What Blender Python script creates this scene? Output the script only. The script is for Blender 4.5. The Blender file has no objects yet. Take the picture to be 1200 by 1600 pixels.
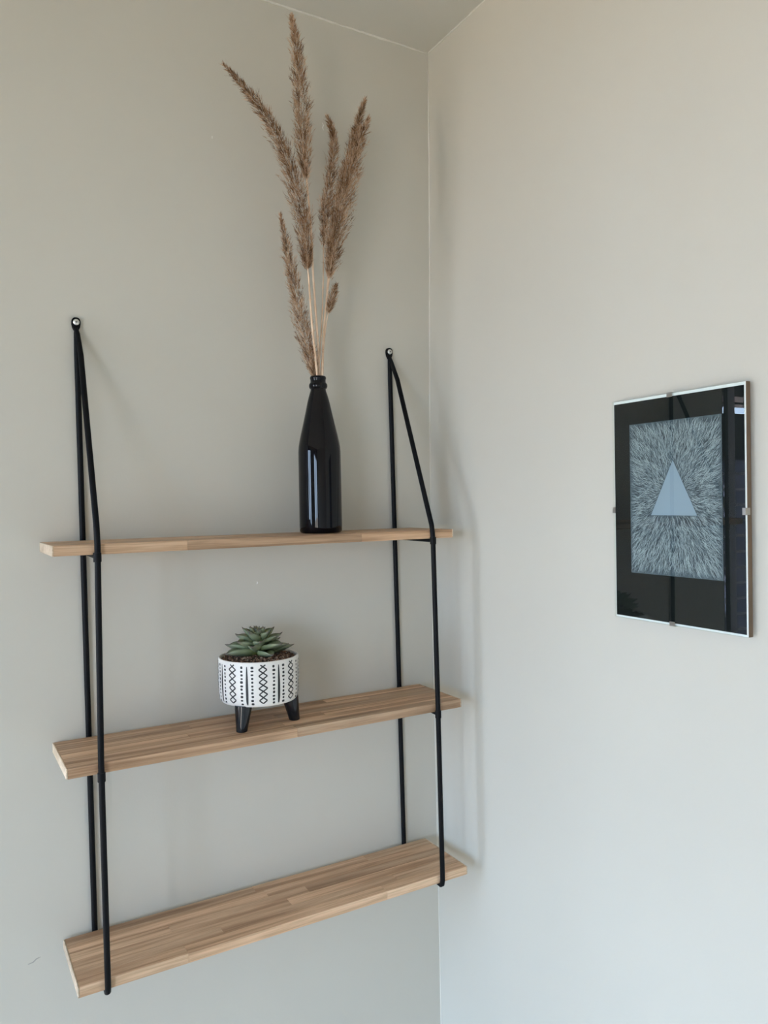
import bpy, bmesh, math, random
from mathutils import Vector, Matrix, noise
R = random.Random(7)
S = bpy.context.scene
C = S.collection

# ------------------------------------------------------------------ camera
CAM = Vector((-0.8437, -1.2567, 1.5813))
rt = Vector((0.86371687, -0.5036408, -0.01841501)); up = Vector((0.02312814, 0.00310969, 0.99972767))
fw = Vector((0.50344638, 0.86390756, -0.01433417))
cd = bpy.data.cameras.new('camera'); cam = bpy.data.objects.new('camera', cd); C.objects.link(cam)
cd.sensor_fit = 'VERTICAL'; cd.sensor_height = 32.0; cd.lens = 1207.9 / 1600 * 32.0
cd.clip_start = 0.02; cd.clip_end = 500
M = Matrix((rt, up, -fw)).transposed().to_4x4(); M.translation = CAM
cam.matrix_world = M
S.camera = cam

# ------------------------------------------------------------------ world and exposure
S.view_settings.view_transform = 'Standard'; S.view_settings.look = 'None'
S.view_settings.gamma = 1.0; S.view_settings.use_curve_mapping = False
S.view_settings.exposure = 0.0
SKY = 17.2
w = bpy.data.worlds.new('sky'); S.world = w; w.use_nodes = True
nt = w.node_tree; nt.nodes.clear()
tc = nt.nodes.new('ShaderNodeTexCoord'); sx = nt.nodes.new('ShaderNodeSeparateXYZ')
cr = nt.nodes.new('ShaderNodeValToRGB'); bg = nt.nodes.new('ShaderNodeBackground'); wo = nt.nodes.new('ShaderNodeOutputWorld')
cr.color_ramp.elements[0].position = 0.0; cr.color_ramp.elements[0].color = (0.60, 0.80, 1.06, 1)
cr.color_ramp.elements[1].position = 0.8; cr.color_ramp.elements[1].color = (0.46, 0.70, 1.06, 1)
nt.links.new(tc.outputs['Generated'], sx.inputs[0]); nt.links.new(sx.outputs['Z'], cr.inputs[0])
nt.links.new(cr.outputs[0], bg.inputs[0]); bg.inputs[1].default_value = SKY
nt.links.new(bg.outputs[0], wo.inputs[0])

# sun high behind the house: lights the ground outside, does not reach in through the windows
sl = bpy.data.lights.new('sun', 'SUN'); sl.energy = 48.0; sl.angle = 0.01; sl.color = (1.0, 0.90, 0.76)
so = bpy.data.objects.new('sun', sl); C.objects.link(so); so.rotation_euler = Vector((0.42, 0.42, 0.8)).to_track_quat('Z', 'Y').to_euler()

# window openings of the room: two tall ones in the wall on the left, one beside the shelves
RX, RY, RH = -3.0, -3.5, 2.448
WB = [(-0.85, -0.05, 0.08, 2.15), (-3.25, -1.95, 0.08, 2.15)]     # y0, y1, z0, z1 in wall x=RX
WA = (-1.30, -0.827, 0.10, 2.12)                                  # x0, x1, z0, z1 in wall y=0
def portal(name, loc, rot, sx_, sy_):
    l = bpy.data.lights.new(name, 'AREA'); l.shape = 'RECTANGLE'; l.size = sx_; l.size_y = sy_
    l.cycles.is_portal = True
    o = bpy.data.objects.new(name, l); o.location = loc; o.rotation_euler = rot; C.objects.link(o)
for y0, y1, z0, z1 in WB:
    portal('window_portal', (RX - 0.16, (y0 + y1) / 2, (z0 + z1) / 2), (0, -math.pi / 2, 0), z1 - z0, y1 - y0)
portal('window_portal', ((WA[0] + WA[1]) / 2, 0.2, (WA[2] + WA[3]) / 2), (-math.pi / 2, 0, 0), WA[1] - WA[0], WA[3] - WA[2])
S.cycles.use_denoising = True
S.cycles.max_bounces = 10; S.cycles.diffuse_bounces = 7; S.cycles.caustics_reflective = False; S.cycles.caustics_refractive = False
S.cycles.sample_clamp_indirect = 20

# ------------------------------------------------------------------ materials
def mat(name, col, rough=0.6, spec=0.5, metal=0.0, coat=0.0):
    m = bpy.data.materials.new(name); m.use_nodes = True
    b = m.node_tree.nodes['Principled BSDF']
    b.inputs['Base Color'].default_value = (*col, 1); b.inputs['Roughness'].default_value = rough
    b.inputs['Specular IOR Level'].default_value = spec; b.inputs['Metallic'].default_value = metal
    b.inputs['Coat Weight'].default_value = coat; b.inputs['Coat Roughness'].default_value = 0.03
    return m
def nodes(m): return m.node_tree.nodes, m.node_tree.links, m.node_tree.nodes['Principled BSDF']
def noise_tex(m, scale, detail=3, coord='Object', stretch=(1, 1, 1)):
    n, l, b = nodes(m)
    t = n.new('ShaderNodeTexCoord'); mp = n.new('ShaderNodeMapping'); mp.inputs['Scale'].default_value = stretch
    x = n.new('ShaderNodeTexNoise'); x.inputs['Scale'].default_value = scale; x.inputs['Detail'].default_value = detail
    l.new(t.outputs[coord], mp.inputs[0]); l.new(mp.outputs[0], x.inputs[0]); return x, mp
def ramp(m, src, stops, interp='LINEAR'):
    n, l, b = nodes(m); r = n.new('ShaderNodeValToRGB'); r.color_ramp.interpolation = interp
    e = r.color_ramp.elements
    while len(e) < len(stops): e.new(0.5)
    for i, (p, c) in enumerate(stops): e[i].position = p; e[i].color = (*c, 1)
    l.new(src, r.inputs[0]); return r
def bump(m, src, strength, dist):
    n, l, b = nodes(m); x = n.new('ShaderNodeBump'); x.inputs['Strength'].default_value = strength; x.inputs['Distance'].default_value = dist
    l.new(src, x.inputs['Height']); l.new(x.outputs[0], b.inputs['Normal']); return x

PAINT = (0.595, 0.572, 0.512)
def paint(name, col):
    m = mat(name, col, 0.75, 0.25); n, l, b = nodes(m)
    x, _ = noise_tex(m, 2.2, 3)
    r = ramp(m, x.outputs['Fac'], [(0.3, tuple(c * 0.975 for c in col)), (0.7, tuple(c * 1.02 for c in col))])
    l.new(r.outputs[0], b.inputs['Base Color'])
    y, _ = noise_tex(m, 260, 4); bump(m, y.outputs['Fac'], 0.12, 0.0008)
    return m
m_wall = paint('greige wall paint', PAINT)
m_ceil = paint('ceiling paint', (0.60, 0.585, 0.53))
m_caulk = mat('filler bead', (0.70, 0.68, 0.62), 0.6)
m_scuff = mat('scuffed plaster', (0.38, 0.37, 0.34), 0.8)
m_chip = mat('chipped plaster', (0.85, 0.84, 0.82), 0.8)
m_floor = mat('pale oak floor', (0.42, 0.33, 0.25), 0.4)
x_, _ = noise_tex(m_floor, 3, 5, stretch=(1, 14, 1)); r_ = ramp(m_floor, x_.outputs['Fac'], [(0.3, (0.46, 0.38, 0.28)), (0.7, (0.56, 0.47, 0.36))])
m_floor.node_tree.links.new(r_.outputs[0], nodes(m_floor)[2].inputs['Base Color'])

def wood(name, dark, mid, light):
    m = mat(name, mid, 0.5, 0.4); n, l, b = nodes(m)
    t = n.new('ShaderNodeTexCoord'); oi = n.new('ShaderNodeObjectInfo')
    off = n.new('ShaderNodeVectorMath'); off.operation = 'MULTIPLY_ADD'
    off.inputs[1].default_value = (1, 1, 1)
    sc = n.new('ShaderNodeVectorMath'); sc.operation = 'SCALE'; sc.inputs[0].default_value = (7, 13, 5)
    l.new(oi.outputs['Random'], sc.inputs['Scale']); l.new(t.outputs['Object'], off.inputs[0]); l.new(sc.outputs[0], off.inputs[2])
    mp = n.new('ShaderNodeMapping'); mp.inputs['Scale'].default_value = (2.2, 60, 60); l.new(off.outputs[0], mp.inputs[0])
    a = n.new('ShaderNodeTexNoise'); a.inputs['Scale'].default_value = 1.2; a.inputs['Detail'].default_value = 5; a.inputs['Distortion'].default_value = 0.6
    l.new(mp.outputs[0], a.inputs[0])
    mp2 = n.new('ShaderNodeMapping'); mp2.inputs['Scale'].default_value = (18, 500, 500); l.new(off.outputs[0], mp2.inputs[0])
    f = n.new('ShaderNodeTexNoise'); f.inputs['Scale'].default_value = 1; f.inputs['Detail'].default_value = 3; l.new(mp2.outputs[0], f.inputs[0])
    r = ramp(m, a.outputs['Fac'], [(0.36, dark), (0.5, mid), (0.64, light)])
    fr = ramp(m, f.outputs['Fac'], [(0.35, (0.80, 0.78, 0.75)), (0.6, (1, 1, 1))])
    mx = n.new('ShaderNodeMix'); mx.data_type = 'RGBA'; mx.blend_type = 'MULTIPLY'; mx.inputs[0].default_value = 1
    l.new(r.outputs[0], mx.inputs[6]); l.new(fr.outputs[0], mx.inputs[7])
    tone = n.new('ShaderNodeMapRange'); tone.inputs[3].default_value = 0.70; tone.inputs[4].default_value = 1.12; l.new(oi.outputs['Random'], tone.inputs[0])
    mt = n.new('ShaderNodeMix'); mt.data_type = 'RGBA'; mt.blend_type = 'MULTIPLY'; mt.inputs[0].default_value = 1
    l.new(mx.outputs[2], mt.inputs[6]); l.new(tone.outputs[0], mt.inputs[7])
    l.new(mt.outputs[2], b.inputs['Base Color']); bump(m, f.outputs['Fac'], 0.15, 0.0004)
    return m
m_oak = wood('oak stave', (0.44, 0.265, 0.155), (0.66, 0.43, 0.27), (0.80, 0.56, 0.37))
m_oakend = wood('oak edge band', (0.55, 0.42, 0.29), (0.66, 0.52, 0.38), (0.75, 0.61, 0.46))
m_black = mat('matt black powder coat', (0.004, 0.004, 0.005), 0.5, 0.14)
m_screw = mat('zinc screw', (0.72, 0.72, 0.70), 0.35, 0.5, 0.9)
m_slot = mat('dark recess', (0.08, 0.08, 0.08), 0.6)
m_bottle = mat('glossy black glass', (0.002, 0.0015, 0.003), 0.035, 0.3, 0, 0.0)
m_glaze = mat('black glaze', (0.008, 0.009, 0.012), 0.12, 0.5)
m_white = mat('white ceramic', (0.80, 0.77, 0.74), 0.45, 0.4)
x_, _ = noise_tex(m_white, 300, 2); bump(m_white, x_.outputs['Fac'], 0.15, 0.0003)
m_ink = mat('black painted marks', (0.02, 0.02, 0.022), 0.5)
m_soil = mat('dark soil', (0.05, 0.032, 0.022), 0.9)
m_peb = mat('reddish gravel', (0.2, 0.12, 0.08), 0.8)
n, l, b = nodes(m_peb)
ge = n.new('ShaderNodeNewGeometry'); r_ = ramp(m_peb, ge.outputs['Random Per Island'], [(0.0, (0.06, 0.035, 0.025)), (0.5, (0.20, 0.11, 0.075)), (0.85, (0.30, 0.18, 0.13)), (1.0, (0.45, 0.36, 0.28))]); l.new(r_.outputs[0], b.inputs['Base Color'])

def leafmat():
    m = mat('succulent leaf', (0.1, 0.14, 0.08), 0.5, 0.35); n, l, b = nodes(m)
    t = n.new('ShaderNodeTexCoord'); s = n.new('ShaderNodeSeparateXYZ'); l.new(t.outputs['Object'], s.inputs[0])
    r = ramp(m, s.outputs['X'], [(0.0, (0.20, 0.24, 0.045)), (0.40, (0.22, 0.27, 0.15)), (0.80, (0.20, 0.23, 0.15)), (1.0, (0.10, 0.065, 0.07))])
    x, _ = noise_tex(m, 2, 3)
    v = n.new('ShaderNodeMapRange'); v.inputs[3].default_value = 0.75; v.inputs[4].default_value = 1.3; l.new(x.outputs['Fac'], v.inputs[0])
    mt = n.new('ShaderNodeMix'); mt.data_type = 'RGBA'; mt.blend_type = 'MULTIPLY'; mt.inputs[0].default_value = 1
    l.new(r.outputs[0], mt.inputs[6]); l.new(v.outputs[0], mt.inputs[7]); l.new(mt.outputs[2], b.inputs['Base Color'])
    return m
m_leaf = leafmat()
def plumemat():
    m = mat('dry plume hair', (0.3, 0.2, 0.13), 0.8, 0.1); n, l, b = nodes(m)
    a = n.new('ShaderNodeAttribute'); a.attribute_name = 'tone'
    r = ramp(m, a.outputs['Fac'], [(0.0, (0.10, 0.045, 0.020)), (0.35, (0.28, 0.155, 0.080)), (0.72, (0.54, 0.355, 0.220)), (1.0, (0.76, 0.57, 0.42))])
    l.new(r.outputs[0], b.inputs['Base Color'])
    tr = n.new('ShaderNodeBsdfTranslucent'); l.new(r.outputs[0], tr.inputs[0])
    mx = n.new('ShaderNodeMixShader'); mx.inputs[0].default_value = 0.3
    out = n['Material Output']; l.new(b.outputs[0], mx.inputs[1]); l.new(tr.outputs[0], mx.inputs[2]); l.new(mx.outputs[0], out.inputs[0])
    return m
m_plume = plumemat()
m_stem = mat('dry straw stem', (0.62, 0.43, 0.29), 0.55)
x_, _ = noise_tex(m_stem, 40, 2); r_ = ramp(m_stem, x_.outputs['Fac'], [(0.35, (0.62, 0.42, 0.28)), (0.65, (0.80, 0.61, 0.45))]); m_stem.node_tree.links.new(r_.outputs[0], nodes(m_stem)[2].inputs['Base Color'])
m_board = mat('brown hardboard', (0.16, 0.105, 0.065), 0.8)
m_mount = mat('black card', (0.008, 0.009, 0.009), 0.9, 0.1)
m_rim = mat('painted glass edge glint', (0.85, 0.86, 0.87), 0.6)
m_print = mat('slate printed ground', (0.085, 0.115, 0.14), 0.8, 0.2)
x_, _ = noise_tex(m_print, 90, 3); r_ = ramp(m_print, x_.outputs['Fac'], [(0.3, (0.06, 0.085, 0.105)), (0.7, (0.115, 0.15, 0.18))]); m_print.node_tree.links.new(r_.outputs[0], nodes(m_print)[2].inputs['Base Color'])
m_tri = mat('pale blue print ink', (0.30, 0.38, 0.47), 0.8, 0.2)
m_line = mat('pale print ink', (0.42, 0.49, 0.53), 0.8, 0.2)
m_dline = mat('dark print ink', (0.02, 0.03, 0.04), 0.8, 0.2)
m_clip = mat('steel clip', (0.45, 0.42, 0.38), 0.3, 0.5, 0.9)
# clear glass sheet: reflects by Fresnel, lets light through
m_glass = bpy.data.materials.new('clear picture glass'); m_glass.use_nodes = True
n = m_glass.node_tree.nodes; l = m_glass.node_tree.links; n.clear()
o_ = n.new('ShaderNodeOutputMaterial'); g_ = n.new('ShaderNodeBsdfGlossy'); g_.inputs['Roughness'].default_value = 0.0; g_.inputs[0].default_value = (1, 1, 1, 1)
t_ = n.new('ShaderNodeBsdfTransparent'); t_.inputs[0].default_value = (0.97, 0.99, 0.98, 1)
f_ = n.new('ShaderNodeFresnel'); f_.inputs[0].default_value = 1.5; mx_ = n.new('ShaderNodeMixShader')
gb_ = n.new('ShaderNodeNewGeometry'); iv_ = n.new('ShaderNodeMath'); iv_.operation = 'SUBTRACT'; iv_.inputs[0].default_value = 1; l.new(gb_.outputs['Backfacing'], iv_.inputs[1])
mu_ = n.new('ShaderNodeMath'); mu_.operation = 'MULTIPLY'; l.new(f_.outputs[0], mu_.inputs[0]); l.new(iv_.outputs[0], mu_.inputs[1])
l.new(mu_.outputs[0], mx_.inputs[0]); l.new(t_.outputs[0], mx_.inputs[1]); l.new(g_.outputs[0], mx_.inputs[2]); l.new(mx_.outputs[0], o_.inputs[0])
m_wframe = mat('dark window frame', (0.02, 0.02, 0.022), 0.5)
m_stile = mat('grey window stile', (0.50, 0.50, 0.56), 0.5)
m_slat = mat('pale metal slat', (0.62, 0.62, 0.66), 0.5)
m_facade = mat('shaded brick facade', (0.045, 0.042, 0.055), 0.9)  # shade of the house front is put into the near-black base colour
m_facade2 = mat('brown rendered facade', (0.16, 0.10, 0.07), 0.9)
m_facade3 = mat('pale rendered facade', (0.30, 0.30, 0.36), 0.9)
m_ground = mat('sandy ground', (0.34, 0.27, 0.20), 0.9)

# ------------------------------------------------------------------ helpers
def box(bm, x0, x1, y0, y1, z0, z1, bev=0.0):
    r = bmesh.ops.create_cube(bm, size=1.0)
    vs = r['verts']
    for v in vs:
        v.co = Vector(((x0 + x1) / 2 + v.co.x * (x1 - x0), (y0 + y1) / 2 + v.co.y * (y1 - y0), (z0 + z1) / 2 + v.co.z * (z1 - z0)))
    if bev:
        es = list({e for v in vs for e in v.link_edges})
        bmesh.ops.bevel(bm, geom=es, offset=bev, segments=1, affect='EDGES')
def tube(bm, pts, rad, seg=10, cap=True):
    pts = [Vector(p) for p in pts]; n = len(pts)
    if not hasattr(rad, '__len__'): rad = [rad] * n
    t0 = (pts[1] - pts[0]).normalized()
    u = t0.orthogonal().normalized(); rings = []
    for i, p in enumerate(pts):
        a = (pts[i] - pts[i - 1]).normalized() if i else t0
        b = (pts[i + 1] - pts[i]).normalized() if i < n - 1 else a
        t = (a + b).normalized() if (a + b).length > 1e-6 else a
        u = (u - t * u.dot(t)).normalized(); v = t.cross(u)
        k = 1 / max(0.5, a.dot(t))
        rings.append([bm.verts.new(p + (u * math.cos(q) + v * math.sin(q)) * rad[i]) for q in [2 * math.pi * j / seg for j in range(seg)]])
    for a, b in zip(rings, rings[1:]):
        for j in range(seg): bm.faces.new((a[j], a[(j + 1) % seg], b[(j + 1) % seg], b[j]))
    if cap: bm.faces.new(rings[0][::-1]); bm.faces.new(rings[-1])
def lathe(bm, prof, c, seg=64, close_bottom=True, close_top=True):
    rings = [[bm.verts.new((c[0] + r * math.cos(2 * math.pi * j / seg), c[1] + r * math.sin(2 * math.pi * j / seg), c[2] + z)) for j in range(seg)] for r, z in prof]
    for a, b in zip(rings, rings[1:]):
        for j in range(seg): bm.faces.new((a[j], a[(j + 1) % seg], b[(j + 1) % seg], b[j]))
    if close_bottom: bm.faces.new(rings[0][::-1])
    if close_top: bm.faces.new(rings[-1])
def wloc(o):
    v = Vector((0, 0, 0))
    while o is not None: v += o.location; o = o.parent
    return v
def obj(name, bm, m, parent=None, smooth=False, origin=None):
    """link a bmesh given in world coordinates as one mesh object"""
    me = bpy.data.meshes.new(name); base = wloc(parent); org = Vector(origin) if origin else base
    bmesh.ops.translate(bm, vec=-org, verts=bm.verts[:])
    bmesh.ops.recalc_face_normals(bm, faces=bm.faces[:])
    bm.to_mesh(me); bm.free()
    for mm in (m if isinstance(m, (list, tuple)) else [m]): me.materials.append(mm)
    if smooth:
        me.polygons.foreach_set('use_smooth', [True] * len(me.polygons))
        if smooth != 'all': me.set_sharp_from_angle(angle=math.radians(38))
    o = bpy.data.objects.new(name, me); C.objects.link(o); o.parent = parent; o.location = org - base
    return o
def B(): return bmesh.new()
def tag(o, label=None, cat=None, group=None, kind=None):
    if label: o['label'] = label
    if cat: o['category'] = cat
    if group: o['group'] = group
    if kind: o['kind'] = kind
    return o
def thing(name, loc, label, cat, group=None):
    o = bpy.data.objects.new(name, None); o.empty_display_size = 0.05; C.objects.link(o); o.location = loc
    return tag(o, label, cat, group)

# ------------------------------------------------------------------ the room
T = 0.16
bm = B(); box(bm, RX - T, T, RY - T, T, -0.1, 0.0); tag(obj('floor', bm, m_floor), kind='structure')
bm = B(); box(bm, RX - T, T, RY - T, T, RH, RH + 0.12); tag(obj('ceiling', bm, m_ceil), kind='structure')
bm = B()                                                          # the wall that carries the shelves, with the window opening beside them
box(bm, WA[1], 0.02, 0, T, 0, RH); box(bm, RX, WA[0], 0, T, 0, RH)
box(bm, WA[0], WA[1], 0, T, 0, WA[2]); box(bm, WA[0], WA[1], 0, T, WA[3], RH)
wb = tag(obj('wall_back', bm, m_wall), kind='structure')
# the right wall: old plaster, a few millimetres out of true near the corner
def wobble(z):
    k = [(-0.1, -0.0022), (0.55, -0.0022), (1.5, -0.0057), (2.448, 0.0061), (2.6, 0.008)]
    for (a, p), (b, q) in zip(k, k[1:]):
        if z <= b:
            f = (z - a) / (b - a); f = f * f * (3 - 2 * f); return p + (q - p) * f
    return 0.0061
bm = B(); ys = [0.02, 0, -0.05, -0.1, -0.2, -0.3, -0.42, -1.5, RY]; zs = [i * RH / 40 for i in range(41)]; g = []
for y in ys:
    k = max(0, 1 + min(y, 0) / 0.42); k = k * k * (3 - 2 * k)
    g.append([bm.verts.new((wobble(z) * k, y, z)) for z in zs])
for a, b_ in zip(g, g[1:]):
    for j in range(40): bm.faces.new((a[j], b_[j], b_[j + 1], a[j + 1]))
back = [bm.verts.new(v) for v in ((T, 0.02, 0), (T, RY, 0), (T, RY, RH), (T, 0.02, RH))]
bm.faces.new(back); bm.faces.new([g[i][0] for i in range(len(g))] + [back[1], back[0]]); bm.faces.new([g[i][-1] for i in range(len(g))][::-1] + [back[3], back[2]])
bm.faces.new(g[0] + [back[3], back[0]]); bm.faces.new(g[-1][::-1] + [back[1], back[2]])
tag(obj('wall_right', bm, m_wall, smooth=True), kind='structure')
bm = B(); box(bm, RX - T, T, RY - T, RY, 0, RH); tag(obj('wall_front', bm, m_wall), kind='structure')
bm = B(); yy = RY
for y0, y1, z0, z1 in sorted(WB):
    box(bm, RX - T, RX, yy, y0, 0, RH); box(bm, RX - T, RX, y0, y1, 0, z0); box(bm, RX - T, RX, y0, y1, z1, RH); yy = y1
box(bm, RX - T, RX, yy, T, 0, RH); tag(obj('wall_left', bm, m_wall), kind='structure')
# uneven filler bead where wall and ceiling meet, and up the corner
def bead(name, a, b, r, n, seed):
    bm = B(); q = random.Random(seed); a = Vector(a); b = Vector(b)
    pts = [a.lerp(b, i / n) + Vector((0, 0, q.uniform(-0.3, 0.3) * r)) for i in range(n + 1)]
    tube(bm, pts, [r * (0.5 + 0.9 * abs(noise.noise(Vector((i * 0.23, seed, 0))))+ 0.25 * q.random()) for i in range(n + 1)], 6)
    return tag(obj(name, bm, m_caulk, smooth='all'), kind='structure')
bead('trim_1', (-0.9, -0.0005, RH - 0.0005), (0.004, -0.0005, RH - 0.0005), 0.0026, 110, 3)
bead('trim_2', (0.0055, 0, RH - 0.0005), (0.001, -0.7, RH - 0.0005), 0.0020, 90, 5)
bm = B(); tube(bm, [(wobble(z) - 0.0004, -0.0004, z) for z in [0.3 + i * 0.045 for i in range(48)]], [0.0012 + 0.0006 * noise.noise(Vector((i * 0.4, 9, 0))) for i in range(48)], 6)
tag(obj('trim_3', bm, m_caulk, smooth='all'), kind='structure')
# small marks in the paint of the shelf wall (parts of that wall)
def mark(pts, m, r=0.0011):
    bm = B(); tube(bm, [(x, -0.0002, z) for x, z in pts], [r * k for k in ([0.5] + [1] * (len(pts) - 2) + [0.5])], 6)
    for v in bm.verts: v.co.y = v.co.y * 0.3 - 0.0001
    return obj('paint_mark', bm, m, wb)
mark([(-0.7205, 0.9085), (-0.7265, 0.9070), (-0.731, 0.9035), (-0.738, 0.9025)], m_scuff)
mark([(-0.3665, 1.4470), (-0.3655, 1.4445), (-0.367, 1.4425)], m_chip, 0.0012)
mark([(-0.429, 2.1935), (-0.429, 2.1890)], m_chip, 0.0010)
mark([(-0.2250, 2.262), (-0.2225, 2.258), (-0.2245, 2.253), (-0.2225, 2.249)], m_chip, 0.0009)

# windows (seen only as reflections and as the light they let in)
def window_left(i, y0, y1, z0, z1):
    bm = B(); f = 0.055; X0, X1 = RX - 0.10, RX - 0.05; ym = (y0 + y1) / 2
    box(bm, X0, X1, y0, y0 + f, z0, z1); box(bm, X0, X1, y1 - f, y1, z0, z1)
    box(bm, X0, X1, y0 + f, y1 - f, z0, z0 + f); box(bm, X0, X1, y0 + f, y1 - f, z1 - f, z1)
    box(bm, X0, X1, ym - 0.045, ym + 0.045, z0 + f, z1 - f)
    tag(obj('window_%d' % i, bm, m_wframe), kind='structure')
for i, a in enumerate(WB): window_left(i + 2, *a)
x0, x1, z0, z1 = WA
bm = B()
box(bm, x1 - 0.007, x1, 0.004, 0.009, z0, z1); box(bm, x1 - 0.026, x1 - 0.017, 0.004, 0.009, z0, z1)
box(bm, x0, x0 + 0.05, 0.01, 0.05, z0, z1); box(bm, x0 + 0.05, x1 - 0.007, 0.009, 0.05, z0, z0 + 0.05); box(bm, x0 + 0.05, x1 - 0.007, 0.009, 0.05, z1 - 0.05, z1)
box(bm, x0 + 0.05, x1 - 0.007, 0.010, 0.014, 1.825, 1.865); box(bm, x0 + 0.05, x1 - 0.007, 0.010, 0.014, 1.665, 1.782); box(bm, x0 + 0.05, x1 - 0.007, 0.010, 0.014, 1.806, 1.811)
wa = tag(obj('window_1', bm, m_wframe), kind='structure')
bm = B(); box(bm, x1 - 0.050, x1 - 0.026, 0.003, 0.009, z0 + 0.05, z1 - 0.05); obj('window_stile', bm, m_stile, wa)
z = z0 + 0.09; first = None
while z < 1.66:
    if first is None:
        bm = B(); box(bm, x0 + 0.05, x1 - 0.007, 0.011, 0.015, -0.0028, 0.0028); first = obj('blind_slat', bm, m_slat, wa); first.location.z = z
    else:
        d = first.copy(); C.objects.link(d); d.location.z = z
    z += 0.039
bm = B(); box(bm, RX - 1, 0.3, T, 2.2, 2.16, 2.42); tag(obj('sky_block_slab', bm, m_facade3), kind='structure')   # unseen slab added to block high sky and sun from the side window
# what lies outside: ground and the houses across the street
bm = B(); box(bm, -90, 90, -90, 90, -6.3, -6.0); tag(obj('ground', bm, m_ground), kind='structure')
def house(x0, x1, y0, y1, z1, m, label):
    t = thing('street_building', ((x0 + x1) / 2, (y0 + y1) / 2, -6.0), label, 'building')
    bm = B(); box(bm, x0, x1, y0, y1, -6.0, z1); obj('facade', bm, m, t)
    bm = B(); box(bm, x0 - 0.2, x1 + 0.2, y0 - 0.2, y1 + 0.2, z1, z1 + 0.25); obj('roof_slab', bm, m_facade3, t)
    k = 0
    xx = x0 + 0.8
    while xx < x1 - 1.2:
        zz = -5.0
        while zz < z1 - 1.6:
            bm = B(); box(bm, xx, xx + 0.9, y0 - 0.06, y0 + 0.02, zz, zz + 1.3); obj('window_frame', bm, m_facade3 if k % 3 else m_facade2, t); k += 1
            zz += 2.8
        xx += 2.1
house(-16.9, -10.8, 13, 20, 3.4, m_facade3, 'pale rendered house across the street behind the window')
house(-10.0, -5.2, 14, 20, 3.2, m_facade2, 'brown rendered house beside the pale one across the street')
house(-27, -17.8, 15, 22, 3.0, m_facade, 'brick house with shade in its colour, beyond the pale rendered one')

# ------------------------------------------------------------------ wall shelf
sh = thing('wall_shelf', (-0.37, -0.004, 0.9), 'three-tier oak shelf hung on black metal rod brackets beside the corner', 'shelf')
YB, YF, TH = -0.0098, -0.1466, 0.0144
BOARDS = [(1.5295, -0.7091, -0.0570), (1.2290, -0.6982, -0.0455), (0.9298, -0.6899, -0.0385)]
for bi, (zt, xl, xr) in enumerate(BOARDS):
    e = 0.0022
    bd = bpy.data.objects.new('shelf_board', None); bd.empty_display_size = 0.03; C.objects.link(bd); bd.parent = sh; bd.location = Vector((xl, YF, zt - TH)) - sh.location
    for a in (xl, xr - e):
        bm = B(); box(bm, a, a + e, YF, YB, zt - TH, zt, 0.0006); obj('edge_band', bm, m_oakend, bd, origin=(a, YF, zt - TH))
    NS = 6; wv = (YB - YF) / NS
    for s in range(NS):
        ya, yb = YF + s * wv, YF + (s + 1) * wv
        x = xl + e; q = random.Random(100 * bi + s * 7 + 3)
        cuts = [x]
        x += q.uniform(0.13, 0.34)
        while x < xr - 0.10: cuts.append(x); x += q.uniform(0.2, 0.36)
        cuts.append(xr - e)
        for a, b_ in zip(cuts, cuts[1:]):
            bm = B(); dz = q.uniform(0, 0.00025)
            box(bm, a + 0.00006, b_ - 0.00006, ya + 0.00008, yb - 0.00008, zt - TH, zt - dz, 0.0004)
            obj('stave', bm, m_oak, bd, origin=(a, ya, zt - TH))
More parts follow.
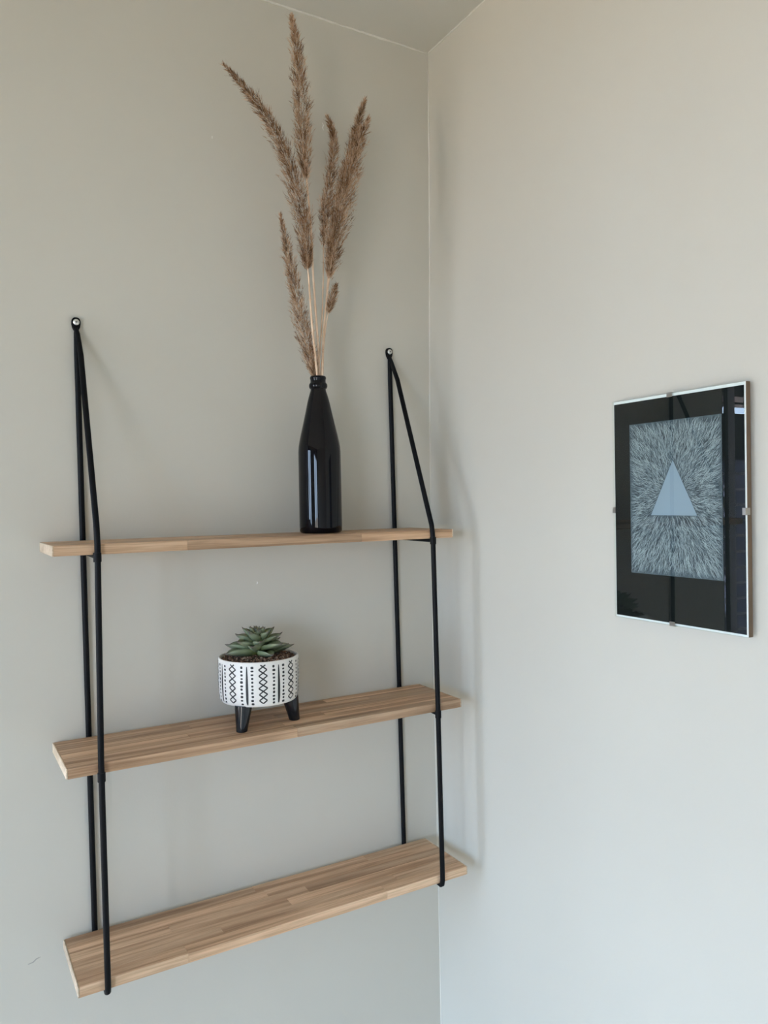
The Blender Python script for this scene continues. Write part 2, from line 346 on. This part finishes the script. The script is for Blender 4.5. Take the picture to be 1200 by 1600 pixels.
# brackets
RR = 0.0043
def bracket(ax, az, rb, fb, scr_n):
    # ax, az apex; rb = (x at top shelf, x at bottom) rear; fb = [(x,z) bend, mid, bottom] front
    yr = -0.0047; yf = -0.1466 - RR - 0.0002
    zb3 = BOARDS[2][0] - TH
    zbot = zb3 - RR
    bm = B()
    br = bpy.data.objects.new('hanging_bracket', None); br.empty_display_size = 0.03; C.objects.link(br); br.parent = sh; br.location = Vector((ax, -0.004, az)) - sh.location
    # rear rod down to the underside of the lowest board, along under it and up the front
    x_r = lambda z: ax + (rb[1] - ax) * (az - z) / (az - 0.933)
    bm = B()
    pr = [(x_r(z), yr, z) for z in (az - 0.009, az - 0.016, az - 0.05, 1.6, 1.3, 1.0, zbot + 0.012)]
    pr += [(rb[1], yr - 0.0015, zbot + 0.004), (rb[1], yr - 0.006, zbot)]
    xf = fb[2][0]
    pr += [(rb[1] + (xf - rb[1]) * 0.5, -0.075, zbot), (xf, yf + 0.006, zbot), (xf, yf + 0.0015, zbot + 0.003), (xf, yf, zbot + 0.010)]
    pr += [(fb[1][0], yf, fb[1][1]), (fb[0][0] + 0.0003, yf, fb[0][1] - 0.02), (fb[0][0], yf + 0.0008, fb[0][1] - 0.004), (fb[0][0], yf + 0.0035, fb[0][1] + 0.010)]
    pr += [(ax + (fb[0][0] - ax) * 0.12 + 0.002, -0.030, az - 0.055), (ax + 0.0012, -0.0085, az - 0.018), (ax, -0.0055, az - 0.009)]
    tube(bm, pr, [0.0028, 0.0038] + [RR] * (len(pr) - 4) + [0.0038, 0.0026], 12); obj('rod', bm, m_black, br, smooth=True)
    for zt, _, _ in BOARDS[:2]:
        bm = B(); z = zt - TH - RR * 0.8
        k0, k1 = (fb[0], fb[1]) if z > fb[1][1] else (fb[1], fb[2]); x = k0[0] + (k1[0] - k0[0]) * (k0[1] - z) / (k0[1] - k1[1])
        tube(bm, [(x_r(z), yr, z), (x, yf, z)], RR * 0.75, 10)
        tube(bm, [(x, yf, z + 0.0062), (x, yf, z - 0.0062)], [RR * 1.25, RR * 1.25], 12)
        obj('crossbar', bm, m_black, br, smooth=True)
    # flattened eye with its screw
    bm = B(); seg = 28; W_, H_ = 0.0064, 0.0078
    for yy_ in (0,):
        pts = []
        for j in range(seg):
            a = 2 * math.pi * j / seg; c_, s_ = math.cos(a), math.sin(a)
            px = W_ * math.copysign(abs(c_) ** 0.75, c_); pz = H_ * math.copysign(abs(s_) ** 0.8, s_)
            if s_ < -0.3: px *= 1 + (s_ + 0.3) * 0.6; pz *= 1.75
            pts.append((px, pz))
        f1 = [bm.verts.new((ax + px, -0.0060, az + pz)) for px, pz in pts]
        f0 = [bm.verts.new((ax + px * 1.04, -0.0012, az + pz * 1.03)) for px, pz in pts]
        bm.faces.new(f1); bm.faces.new(f0[::-1])
        for j in range(seg): bm.faces.new((f0[j], f0[(j + 1) % seg], f1[(j + 1) % seg], f1[j]))
    obj('hanging_eye', bm, m_black, br, smooth=True)
    bm = B(); rings = []
    for r_, y_ in ((0.0046, -0.0060), (0.0046, -0.0070), (0.0036, -0.0080), (0.0014, -0.0084)):
        rings.append([bm.verts.new((ax + r_ * math.cos(q), y_, az + 0.0005 + r_ * math.sin(q))) for q in [2 * math.pi * j / 20 for j in range(20)]])
    for a, b_ in zip(rings, rings[1:]):
        for j in range(20): bm.faces.new((a[j], a[(j + 1) % 20], b_[(j + 1) % 20], b_[j]))
    bm.faces.new(rings[-1]); bm.faces.new(rings[0][::-1]); obj('screw', bm, m_screw, br, smooth=True)
    bm = B(); box(bm, ax - 0.0016, ax + 0.0016, -0.0087, -0.0083, az + 0.0001, az + 0.0009); box(bm, ax - 0.0004, ax + 0.0004, -0.0088, -0.0084, az - 0.0011, az + 0.0021)
    obj('screw_slot', bm, m_slot, br)
bracket(-0.6497, 1.8608, (-0.651, -0.6437), [(-0.6521, 1.5470), (-0.6538, 1.2327), (-0.6517, 0.9172)], 0)
bracket(-0.0960, 1.8607, (-0.0951, -0.0836), [(-0.1031, 1.5290), (-0.0987, 1.2290), (-0.0952, 0.9176)], 1)

# ------------------------------------------------------------------ bottle
BX, BY, BZ = -0.2808, -0.079, 1.5295
HB = 0.2625
prof_px = [(0, 150), (6, 162), (20, 169), (60, 171), (400, 171), (700, 170), (745, 167), (790, 160), (850, 148), (950, 126), (1050, 105), (1130, 89), (1190, 74), (1225, 63), (1242, 61), (1250, 70), (1262, 74), (1280, 74), (1292, 68), (1300, 62), (1322, 61), (1330, 65), (1345, 65), (1352, 60)]
k_r = 0.0358 / 171; k_z = HB / 1352
prof = [(r * k_r, z * k_z) for z, r in prof_px]
prof += [(0.0095, HB - 0.0006), (0.0088, HB - 0.004), (0.0085, HB - 0.05), (0.020, HB - 0.10), (0.028, HB - 0.14), (0.028, 0.012), (0.004, 0.010)]
bm = B(); lathe(bm, prof, (BX, BY, BZ), 72)
tag(obj('glass_bottle', bm, m_bottle, smooth=True, origin=(BX, BY, BZ)), 'glossy black glass bottle holding dried grass on the top shelf', 'bottle')

# ------------------------------------------------------------------ dried grasses
def cr_pt(P, t):
    n = len(P) - 1; t = max(0, min(0.99999, t)) * n; i = int(t); f = t - i
    p0, p1, p2, p3 = P[max(i - 1, 0)], P[i], P[i + 1], P[min(i + 2, n)]
    return 0.5 * ((2 * p1) + (p2 - p0) * f + (2 * p0 - 5 * p1 + 4 * p2 - p3) * f * f + (3 * p1 - p0 - 3 * p2 + p3) * f ** 3)
GROUP = 'dried pampas grasses in the black bottle'
def grass(pts, frac, wid, label, seed, stem_r=0.0014, dens=1.0, warm=0.0, foot=None):
    """pts from tip to bottle mouth; the plume covers the first frac of it"""
    q = random.Random(seed); P = [Vector(p) for p in pts]
    dirv = (P[-1] - P[-2]).normalized()
    inside = foot
    t = tag(thing('pampas_stem', inside, label, 'dried grass', GROUP), kind='thing')
    N = 40; line = [cr_pt(P, i / N) for i in range(N + 1)]
    bm = B(); mouth = P[-1]
    sp = [inside, inside.lerp(mouth, 0.5)] + [line[i] for i in range(N, int(N * frac * 0.80), -1)]
    tube(bm, sp, [1.3 * stem_r * (1 - 0.45 * i / len(sp)) for i in range(len(sp))], 7)
    for fr in (0.35, 0.72):                                       # a node on the stem
        a = cr_pt(P, frac + (1 - frac) * fr); b_ = cr_pt(P, frac + (1 - frac) * fr + 0.004)
        if (a - b_).length > 1e-6: tube(bm, [a, b_], stem_r * 1.45, 7)
    obj('stem', bm, m_stem, t, smooth='all')
    # plume: sprays of short hairs carried on side branchlets that point up along the axis
    verts = []; faces = []; tone = []
    L = sum((cr_pt(P, frac * (i + 1) / 20) - cr_pt(P, frac * i / 20)).length for i in range(20))
    def ribbon(p, d, ln, w_, tn, bend):
        s = d.cross(Vector((q.uniform(-1, 1), q.uniform(-1, 1), q.uniform(-1, 1)))); s.normalize()
        b0 = len(verts); K = 3
        for k in range(K + 1):
            f = k / K; c = p + d * ln * f + bend * (f * f * ln)
            ww = w_ * (1 - 0.75 * f)
            verts.append(c - s * ww); verts.append(c + s * ww); tone.extend((tn, tn))
        for k in range(K):
            a = b0 + 2 * k; faces.append((a, a + 1, a + 3, a + 2))
    nb = int(L * 4200 * dens)
    for i in range(nb):
        u = q.random(); u = u ** 0.85
        tt = u * frac
        c = cr_pt(P, tt); ax = (cr_pt(P, max(0, tt - 0.02)) - cr_pt(P, tt + 0.02)).normalized()
        prof_w = (math.sin(min(1, (u + 0.015) / 0.66) * math.pi / 2) ** 1.05) * (1 if u < 0.72 else max(0.0, (1 - ((u - 0.72) / 0.28) ** 2.0)) * 0.75 + 0.25)
        ww = 1.45 * wid * max(0.05, prof_w)
        ph = q.uniform(0, 2 * math.pi)
        o1 = ax.orthogonal().normalized(); o2 = ax.cross(o1); out = o1 * math.cos(ph) + o2 * math.sin(ph)
        lump = 0.72 + 0.55 * noise.noise(Vector((tt * 40, ph * 0.8, seed)))
        rad = ww * q.random() ** 0.8 * 0.62 * lump
        p = c + out * rad - ax * q.uniform(0, 0.006)
        lean = q.uniform(0.12, 0.55)
        d = (ax + out * lean).normalized()
        bl = ww * q.uniform(0.5, 1.0) * lump + 0.003
        clump = noise.noise(Vector((tt * 55, math.cos(ph) * 1.4, seed + math.sin(ph) * 1.4)))
        base_t = 0.44 + 0.95 * clump + 0.25 * (rad / max(ww, 1e-4)) + warm + 0.3 * max(0, 0.12 - u) / 0.12
        for h in range(5):
            f = q.random(); pp = p + d * bl * f
            hd = (d + Vector((q.gauss(0, 0.28), q.gauss(0, 0.28), q.gauss(0, 0.22))) + out * 0.12).normalized()
            tn = min(1, max(0, base_t + q.gauss(0, 0.14)))
            ribbon(pp, hd, q.uniform(0.004, 0.0085) * min(1, 0.45 + u * 3), q.uniform(0.00022, 0.00042), tn, out * q.uniform(-0.1, 0.25))
        if q.random() < 0.06:                                     # a longer stray awn
            ribbon(p + d * bl * 0.5, (ax + out * q.uniform(0.3, 0.9)).normalized(), q.uniform(0.008, 0.013), 0.00022, min(1, base_t * 0.8), out * 0.1)
    base = wloc(t)
    me = bpy.data.meshes.new('plume'); me.from_pydata([v - base for v in verts], [], faces); me.update()
    at = me.attributes.new('tone', 'FLOAT', 'POINT'); at.data.foreach_set('value', tone)
    me.materials.append(m_plume); o = bpy.data.objects.new('plume', me); C.objects.link(o); o.parent = t
    o['kind'] = 'stuff'
    return t
FB = lambda dx, dy: Vector((BX + dx, BY + dy, BZ + 0.05))
def mouthfix(pts, dx, dy): return pts[:-1] + [(BX + 0.0022 + dx, BY + dy, BZ + HB - 0.002)]
grass(mouthfix([(-0.4445, -0.1076, 2.2552), (-0.4071, -0.1057, 2.2262), (-0.3698, -0.1033, 2.1863), (-0.3424, -0.1008, 2.1425), (-0.3233, -0.0984, 2.0958), (-0.3108, -0.0959, 2.047), (-0.3051, -0.0935, 1.9965), (-0.3005, -0.0915, 1.9557), (-0.2947, -0.0881, 1.8834), (-0.2864, -0.0837, 1.7893)], -0.0045, -0.003),
      0.755, 0.0190, 'tall dried pampas plume arching furthest away from the corner, brown curved tip', 11, 0.0016, 1.15, -0.12, FB(0.012, 0.0))
grass(mouthfix([(-0.3228, -0.093, 2.375), (-0.3142, -0.0918, 2.3285), (-0.3081, -0.0903, 2.2686), (-0.3053, -0.0888, 2.2073), (-0.3024, -0.0876, 2.1561), (-0.2972, -0.0864, 2.1051), (-0.291, -0.0847, 2.0329), (-0.2872, -0.0827, 1.9491), (-0.2801, -0.0803, 1.8437), (-0.2783, -0.079, 1.7905)], 0.000, 0.001),
      0.535, 0.0175, 'tallest dried pampas plume, upright and reaching almost to the ceiling', 12, 0.0017, 1.15, 0.04, FB(0.008, 0.004))
grass(mouthfix([(-0.2425, -0.0544, 2.2477), (-0.2314, -0.056, 2.2109), (-0.236, -0.0582, 2.1596), (-0.2483, -0.0607, 2.1017), (-0.2568, -0.0631, 2.045), (-0.2613, -0.0666, 1.9673), (-0.267, -0.07, 1.89), (-0.2737, -0.0744, 1.7915)], 0.001, 0.006),
      0.62, 0.0120, 'slim dried pampas plume in the middle gap, curled wisp at its tip', 13, 0.0011, 0.9, -0.02, FB(-0.004, 0.0))
grass(mouthfix([(-0.1627, -0.0494, 2.2988), (-0.179, -0.0516, 2.2523), (-0.1972, -0.0544, 2.1912), (-0.2169, -0.0578, 2.1194), (-0.2392, -0.0618, 2.0372), (-0.2527, -0.0658, 1.9578), (-0.2606, -0.0693, 1.8908), (-0.2713, -0.0744, 1.7916)], 0.005, 0.004),
      0.66, 0.0130, 'dried pampas plume half hidden behind the broad one nearest the corner', 14, 0.0012, 0.9, -0.02, FB(-0.01, 0.004))
grass(mouthfix([(-0.1746, -0.0829, 2.2476), (-0.197, -0.0827, 2.1965), (-0.2156, -0.0825, 2.1382), (-0.2328, -0.0822, 2.0754), (-0.2473, -0.0819, 2.0137), (-0.2581, -0.0816, 1.9531), (-0.2692, -0.0813, 1.8767), (-0.2756, -0.0809, 1.7904)], 0.004, -0.003),
      0.70, 0.0245, 'broad fluffy dried pampas plume leaning towards the corner', 15, 0.0013, 1.25, 0.05, FB(-0.012, -0.002))
grass(mouthfix([(-0.3366, -0.0639, 2.0605), (-0.3291, -0.0656, 2.0169), (-0.3206, -0.0675, 1.97), (-0.312, -0.0693, 1.9228), (-0.3034, -0.0711, 1.8754), (-0.2933, -0.0728, 1.8333), (-0.2863, -0.074, 1.8015), (-0.2821, -0.0745, 1.7888)], -0.006, 0.003),
      0.93, 0.0165, 'short dried pampas plume reaching down to the bottle mouth', 16, 0.0012, 1.15, 0.02, FB(0.012, 0.006))
grass(mouthfix([(-0.2461, -0.084, 1.9486), (-0.2549, -0.0835, 1.9207), (-0.2637, -0.0828, 1.8877), (-0.2702, -0.082, 1.8443), (-0.2768, -0.0809, 1.7903)], 0.0065, 0.000),
      0.42, 0.0068, 'smallest dried grass tuft, low beside the stems above the bottle', 17, 0.0010, 1.0, 0.0, FB(-0.014, 0.002))

# ------------------------------------------------------------------ potted succulent
PX, PY, PZ = -0.3965, -0.0795, 1.2290
pt = thing('potted_succulent', (PX, PY, PZ), 'green succulent in a white pot with black patterns and legs on the middle shelf', 'potted plant')
PR = 0.0640; Z0, Z1 = 0.0370, 0.1085
prof = [(0.030, Z0), (0.053, Z0 + 0.0003), (0.0590, Z0 + 0.0020), (0.0620, Z0 + 0.0060), (PR - 0.0008, Z0 + 0.014), (PR, Z0 + 0.035), (PR - 0.0002, Z1 - 0.002), (PR - 0.0009, Z1 - 0.0003), (PR - 0.002, Z1), (PR - 0.0036, Z1 - 0.0008), (PR - 0.0042, Z1 - 0.004), (PR - 0.0045, Z0 + 0.012), (0.030, Z0 + 0.008)]
bm = B(); lathe(bm, prof, (PX, PY, PZ), 96); pot = obj('pot', bm, m_white, pt, smooth=True)
def r_at(z):
    pr = prof[2:9]
    for (ra, za), (rb_, zb) in zip(pr, pr[1:]):
        if z <= zb: return ra + (rb_ - ra) * max(0, (z - za) / (zb - za))
    return pr[-1][0]
# painted pattern following the pot's surface: az = angle from the side facing the camera, positive to its right-hand side
vc = Vector((CAM.x - PX, CAM.y - PY)); A0 = math.atan2(vc.y, vc.x)
def ps(azdeg, z, lift=0.00022):
    a = A0 + math.radians(azdeg); r = r_at(z) + lift
    return Vector((PX + r * math.cos(a), PY + r * math.sin(a), PZ + z))
bm = B(); q = random.Random(4)
def quad_strip(pa, pb):                                           # lists of (az, z)
    va = [bm.verts.new(ps(*p)) for p in pa]; vb = [bm.verts.new(ps(*p)) for p in pb]
    for i in range(len(va) - 1): bm.faces.new((va[i], va[i + 1], vb[i + 1], vb[i]))
def seg_line(a0, z0, a1, z1, w_=0.00085, n=4):
    r = PR; dx = math.radians(a1 - a0) * r; dz = z1 - z0; Ln = math.hypot(dx, dz); nx, nz = -dz / Ln, dx / Ln
    pa, pb = [], []
    for i in range(n + 1):
        f = i / n; a = a0 + (a1 - a0) * f; z = z0 + (z1 - z0) * f
        da = math.degrees(nx * w_ / 2 / r); dzz = nz * w_ / 2
        pa.append((a + da, z + dzz)); pb.append((a - da, z - dzz))
    quad_strip(pa, pb)
zlo, zhi = Z0 + 0.0035, Z1 - 0.0040
PER = 360 / 8
for k in range(8):
    c = 5.5 + k * PER                                             # diamond column: two zigzags that cross
    nD = 6.75; h = (zhi - zlo) / nD; wd = 6.0 + q.uniform(-0.4, 0.4)
    i = 0; z = zhi; s = 1
    for sgn in (1, -1):
        z = zhi; s = sgn; a = c - s * wd * 0.6; first_ = True
        pos = zhi; side = s
        a_prev = c - side * wd * 0.55; z_prev = pos
        step = h / 2; zc = pos; n_i = 0
        seq = []
        zz = zhi - h * 0.3
        seq.append((c - sgn * wd * 0.6, zhi)); seq.append((c, zz)); sd = sgn
        while zz - h / 2 > zlo:
            zz -= h / 2; 
            seq.append((c + sd * wd + q.uniform(-0.4, 0.4), zz))
            if zz - h / 2 > zlo:
                zz -= h / 2; seq.append((c, zz)); sd = -sd
        for (a1, z1_), (a2, z2_) in zip(seq, seq[1:]): seg_line(a1, z1_, a2, z2_, 0.0020 + q.uniform(-0.0002, 0.0002))
    m_ = c + PER / 2 + 0.2                                        # spindle line with a column of dots on each side
    n = 14; pa, pb = [], []
    for i in range(n + 1):
        f = i / n; z = zlo + 0.002 + (zhi - zlo - 0.004) * f
        ww = 0.35 + 1.0 * math.sin(math.pi * min(1, f * 1.0 + 0.04)) ** 0.5 * (1.1 - 0.5 * f)
        pa.append((m_ - ww * 1.5, z)); pb.append((m_ + ww * 1.5, z))
    quad_strip(pa, pb)
    for sd in (-1, 1):
        nd = 11
        for j in range(nd):
            z = zlo + 0.001 + (zhi - zlo - 0.002) * (j + 0.5) / nd + q.uniform(-0.0004, 0.0004)
            a = m_ + sd * 7.6 + q.uniform(-0.3, 0.3); ha = 1.85 * q.uniform(0.75, 1.2); hz = 0.0017 * q.uniform(0.8, 1.25)
            pts = [(a + ha * math.copysign(abs(math.cos(t)) ** 0.6, math.cos(t)), z + hz * math.copysign(abs(math.sin(t)) ** 0.6, math.sin(t))) for t in [2 * math.pi * i / 10 + 0.3 for i in range(10)]]
            bm.faces.new([bm.verts.new(ps(*p)) for p in pts])
pm = obj('painted_pattern', bm, m_ink, pot)
# legs
for fx, fy in ((-0.4397, -0.1149), (-0.3447, -0.0988), (-0.4035, -0.0245)):
    d = Vector((PX - fx, PY - fy, 0)).normalized()
    top = Vector((fx, fy, PZ)) + d * 0.0065; bm = B()
    rings = []
    for z, r, f in ((0.0, 0.0078, 0), (0.0008, 0.0088, 0), (0.010, 0.0098, 0.25), (0.024, 0.0118, 0.65), (0.036, 0.0134, 1.0), (0.0405, 0.0136, 1.1)):
        c_ = Vector((fx, fy, PZ)) + d * (0.0060 * f); c_.z = PZ + z
        rings.append([bm.verts.new(c_ + Vector((r * math.cos(a), r * math.sin(a), 0))) for a in [2 * math.pi * j / 24 for j in range(24)]])
    for a, b_ in zip(rings, rings[1:]):
        for j in range(24): bm.faces.new((a[j], a[(j + 1) % 24], b_[(j + 1) % 24], b_[j]))
    bm.faces.new(rings[0][::-1]); bm.faces.new(rings[-1]); obj('leg', bm, m_glaze, pt, smooth=True)
# soil and gravel
bm = B(); lathe(bm, [(0.0575, Z1 - 0.012), (0.0575, Z1 - 0.0065), (0.050, Z1 - 0.0035), (0.030, Z1 - 0.002), (0.004, Z1 - 0.001)], (PX, PY, PZ), 40); soil = obj('soil', bm, m_soil, pt, smooth='all')
bm = B(); q = random.Random(9)
for i in range(620):
    r = 0.0575 * math.sqrt(q.random()); a = q.uniform(0, 2 * math.pi); s = q.uniform(0.0014, 0.0027)
    z = Z1 - 0.0055 + (1 - (r / 0.0575) ** 2) * 0.004 + q.uniform(0, 0.0022)
    mm = Matrix.Translation((PX + r * math.cos(a), PY + r * math.sin(a), PZ + z)) @ Matrix.Rotation(q.uniform(0, 6), 4, Vector((q.random(), q.random(), q.random() + 0.1))) @ Matrix.Diagonal((s, s * q.uniform(0.6, 1), s * q.uniform(0.6, 0.9), 1))
    bmesh.ops.create_icosphere(bm, subdivisions=1, radius=1, matrix=mm)
g_ = obj('gravel', bm, m_peb, pt); g_['kind'] = 'stuff'
# rosette of pointed fleshy leaves; one unit leaf mesh shared by every leaf
def unit_leaf():
    bm = B(); NX, NW = 10, 8; rows = []
    for i in range(NX + 1):
        f = i / NX
        w_ = 0.11 + 0.175 * math.sin(math.pi * min(1, f ** 0.85 * 1.06)) ** 0.9 if f < 0.94 else 0.10
        if f >= 0.94: w_ = 0.09 * (1 - f) / 0.06 + 0.006
        w_ = max(w_ * (1 if f < 0.72 else 1 - ((f - 0.72) / 0.28) ** 1.6 * 0.93), 0.006)
        th = 0.085 * (1 - f) ** 0.5 + 0.012; zc = 0.10 * f * f; row = []
        for j in range(NW):
            a = 2 * math.pi * j / NW; y = w_ * math.cos(a); z = th * math.sin(a) * (0.55 if math.sin(a) > 0 else 1.0)
            z += 0.9 * (y * y) / max(0.16, w_) * 0.7
            row.append(bm.verts.new((f, y, zc + z)))
        rows.append(row)
    for a, b_ in zip(rows, rows[1:]):
        for j in range(NW): bm.faces.new((a[j], a[(j + 1) % NW], b_[(j + 1) % NW], b_[j]))
    bm.faces.new(rows[0][::-1]); bm.faces.new(rows[-1])
    bmesh.ops.recalc_face_normals(bm, faces=bm.faces[:])
    me = bpy.data.meshes.new('leaf'); bm.to_mesh(me); bm.free(); me.materials.append(m_leaf)
    me.polygons.foreach_set('use_smooth', [True] * len(me.polygons)); return me
leaf = unit_leaf()
bm = B(); cz = PZ + Z1
tube(bm, [(PX, PY, cz - 0.004), (PX, PY, cz + 0.015), (PX, PY, cz + 0.036)], [0.006, 0.0055, 0.003], 8)
suc = obj('rosette', bm, m_leaf, pt, smooth='all', origin=(PX, PY, cz))
q = random.Random(21)
NL = 44
for i in range(NL):
    f = i / (NL - 1)
    az = i * 137.5 + q.uniform(-8, 8)
    el = math.radians(3 + 76 * f ** 1.3 + q.uniform(-6, 8))
    ln = (0.0505 * (1 - f) ** 1.0 + 0.0095) * q.uniform(0.92, 1.08)
    if f < 0.25: ln *= 0.95
    h = -0.0005 + 0.034 * f ** 0.95
    o = bpy.data.objects.new('leaf', leaf); C.objects.link(o); o.parent = suc
    mm = Matrix.Rotation(math.radians(az), 4, 'Z') @ Matrix.Translation((0.0030 * (1 - f * 0.6), 0, h)) @ Matrix.Rotation(-el, 4, 'Y') @ Matrix.Rotation(math.radians(q.uniform(-10, 10)), 4, 'X') @ Matrix.Diagonal((ln, ln * (0.80 + 0.35 * f), ln * 0.9, 1))
    o.matrix_local = mm

# ------------------------------------------------------------------ clip frame with the print
FY0, FY1, FZ0, FZ1 = -0.6848, -0.4750, 1.4115, 1.7148            # near edge, far edge, bottom, top
FR = bpy.data.objects.new('picture_frame', None); FR.empty_display_size = 0.05; C.objects.link(FR)
FR.location = (0.0, (FY0 + FY1) / 2, FZ0)
tag(FR, 'frameless glass clip frame showing a pale triangle on black mount, hung on the wall', 'picture frame')
XW = -0.0008
def fb(name, m, x0, x1, y0, y1, z0, z1, bev=0, parent=FR):
    bm = B(); box(bm, x0, x1, y0, y1, z0, z1, bev); return obj(name, bm, m, parent)
fb('backboard', m_board, -0.0082, XW, FY0, FY1, FZ0, FZ1, 0.0002)
fb('edge_glint_sheet', m_rim, -0.0087, -0.00825, FY0 + 0.0004, FY1 - 0.0002, FZ0 + 0.0003, FZ1 - 0.0003)  # white border imitates the bright lit edge of the cut glass
mo = fb('mount', m_mount, -0.0091, -0.00875, FY0 + 0.0024, FY1 - 0.0012, FZ0 + 0.0030, FZ1 - 0.0042)
PY0, PY1, PZ0_, PZ1_ = -0.6515, -0.5044, 1.4760, 1.6798
pr = fb('art_print', m_print, -0.00925, -0.00912, PY0, PY1, PZ0_, PZ1_)
# strokes radiating from the triangle, flat ink on the print
TA, TB, TC = (-0.5775, 1.6274), (-0.5405, 1.5555), (-0.6144, 1.5555)
def in_tri(y, z):
    def s(a, b, c): return (a[0] - c[0]) * (b[1] - c[1]) - (b[0] - c[0]) * (a[1] - c[1])
    d = [s((y, z), TA, TB), s((y, z), TB, TC), s((y, z), TC, TA)]
    return not (min(d) < 0 and max(d) > 0)
def strokes(n, w0, xo, seed, lo, hi):
    q = random.Random(seed); vs, fs = [], []
    cy, cz_ = -0.5775, 1.580
    c = 0
    while c < n:
        y = q.uniform(PY0 + 0.001, PY1 - 0.001); z = q.uniform(PZ0_ + 0.001, PZ1_ - 0.001)
        if in_tri(y, z): continue
        dy, dz = y - cy, z - cz_; r = math.hypot(dy, dz)
        a = math.atan2(dz, dy) + 0.5 * noise.noise(Vector((y * 90, z * 90, seed))) * (1.6 if r < 0.06 else 0.9) + q.gauss(0, 0.16)
        ln = q.uniform(lo, hi) * (0.55 + r * 7); w_ = w0 * q.uniform(0.6, 1.25)
        py, pz = y, z; pts = [(py, pz)]
        for k in range(3):
            py += math.cos(a) * ln / 3; pz += math.sin(a) * ln / 3; a += q.gauss(0, 0.16); pts.append((py, pz))
        if any(in_tri(*p) or not (PY0 + 0.0004 < p[0] < PY1 - 0.0004 and PZ0_ + 0.0004 < p[1] < PZ1_ - 0.0004) for p in pts): c += 0.02; continue
        b0 = len(vs)
        for k, (yy, zz) in enumerate(pts):
            k2 = min(k + 1, 3); k1 = max(k - 1, 0); ty, tz = pts[k2][0] - pts[k1][0], pts[k2][1] - pts[k1][1]; L_ = math.hypot(ty, tz)
            ww = w_ / 2 * (1 - 0.35 * k / 3)
            vs.append((xo, yy - tz / L_ * ww, zz + ty / L_ * ww)); vs.append((xo, yy + tz / L_ * ww, zz - ty / L_ * ww))
        for k in range(3): a_ = b0 + 2 * k; fs.append((a_, a_ + 1, a_ + 3, a_ + 2))
        c += 1
    return vs, fs
base = wloc(pr)
for nm, m, args in (('dark_strokes', m_dline, (2600, 0.00055, -0.00930, 5, 0.004, 0.010)), ('pale_strokes', m_line, (4600, 0.00034, -0.00934, 6, 0.004, 0.012))):
    vs, fs = strokes(*args)
    me = bpy.data.meshes.new(nm); me.from_pydata([Vector(v) - base for v in vs], [], fs); me.materials.append(m)
    o = bpy.data.objects.new(nm, me); C.objects.link(o); o.parent = pr; o['kind'] = 'stuff'
bm = B(); t3 = [bm.verts.new((-0.00938, y, z)) for y, z in (TA, TB, TC)]; bm.faces.new(t3)
t4 = [bm.verts.new((-0.00928, y, z)) for y, z in (TA, TB, TC)]; bm.faces.new(t4[::-1])
for i in range(3): bm.faces.new((t3[i], t3[(i + 1) % 3], t4[(i + 1) % 3], t4[i]))
obj('printed_triangle', bm, m_tri, pr)
fb('glass', m_glass, -0.0118, -0.0098, FY0, FY1, FZ0, FZ1, 0.0)
def clip(y, z, vert):
    bm = B()
    hw = 0.0042
    if vert:
        s = 1 if z > (FZ0 + FZ1) / 2 else -1
        box(bm, -0.0124, -0.0119, y - hw, y + hw, z - s * 0.0035 - 0.0018, z - s * 0.0035 + 0.0018 + 0.0); box(bm, -0.0124, -0.004, y - hw, y + hw, z + s * 0.0002 - 0.0003, z + s * 0.0002 + 0.0003)
        box(bm, -0.0124, -0.0119, y - hw, y + hw, min(z, z - s * 0.004), max(z, z - s * 0.004))
    else:
        s = 1 if y > (FY0 + FY1) / 2 else -1
        box(bm, -0.0124, -0.0119, min(y, y - s * 0.004), max(y, y - s * 0.004), z - hw, z + hw); box(bm, -0.0124, -0.004, y + s * 0.0002 - 0.0003, y + s * 0.0002 + 0.0003, z - hw, z + hw)
    obj('clip', bm, m_clip, FR)
clip(-0.5756, FZ1, True); clip(-0.5756, FZ0, True); clip(FY1, 1.5623, False); clip(FY0, 1.561, False)
# hangs a touch out of flat: its near edge stands off the wall
FR.rotation_euler = (0, 0, math.radians(-1.4)); FR.location.x = -0.0028
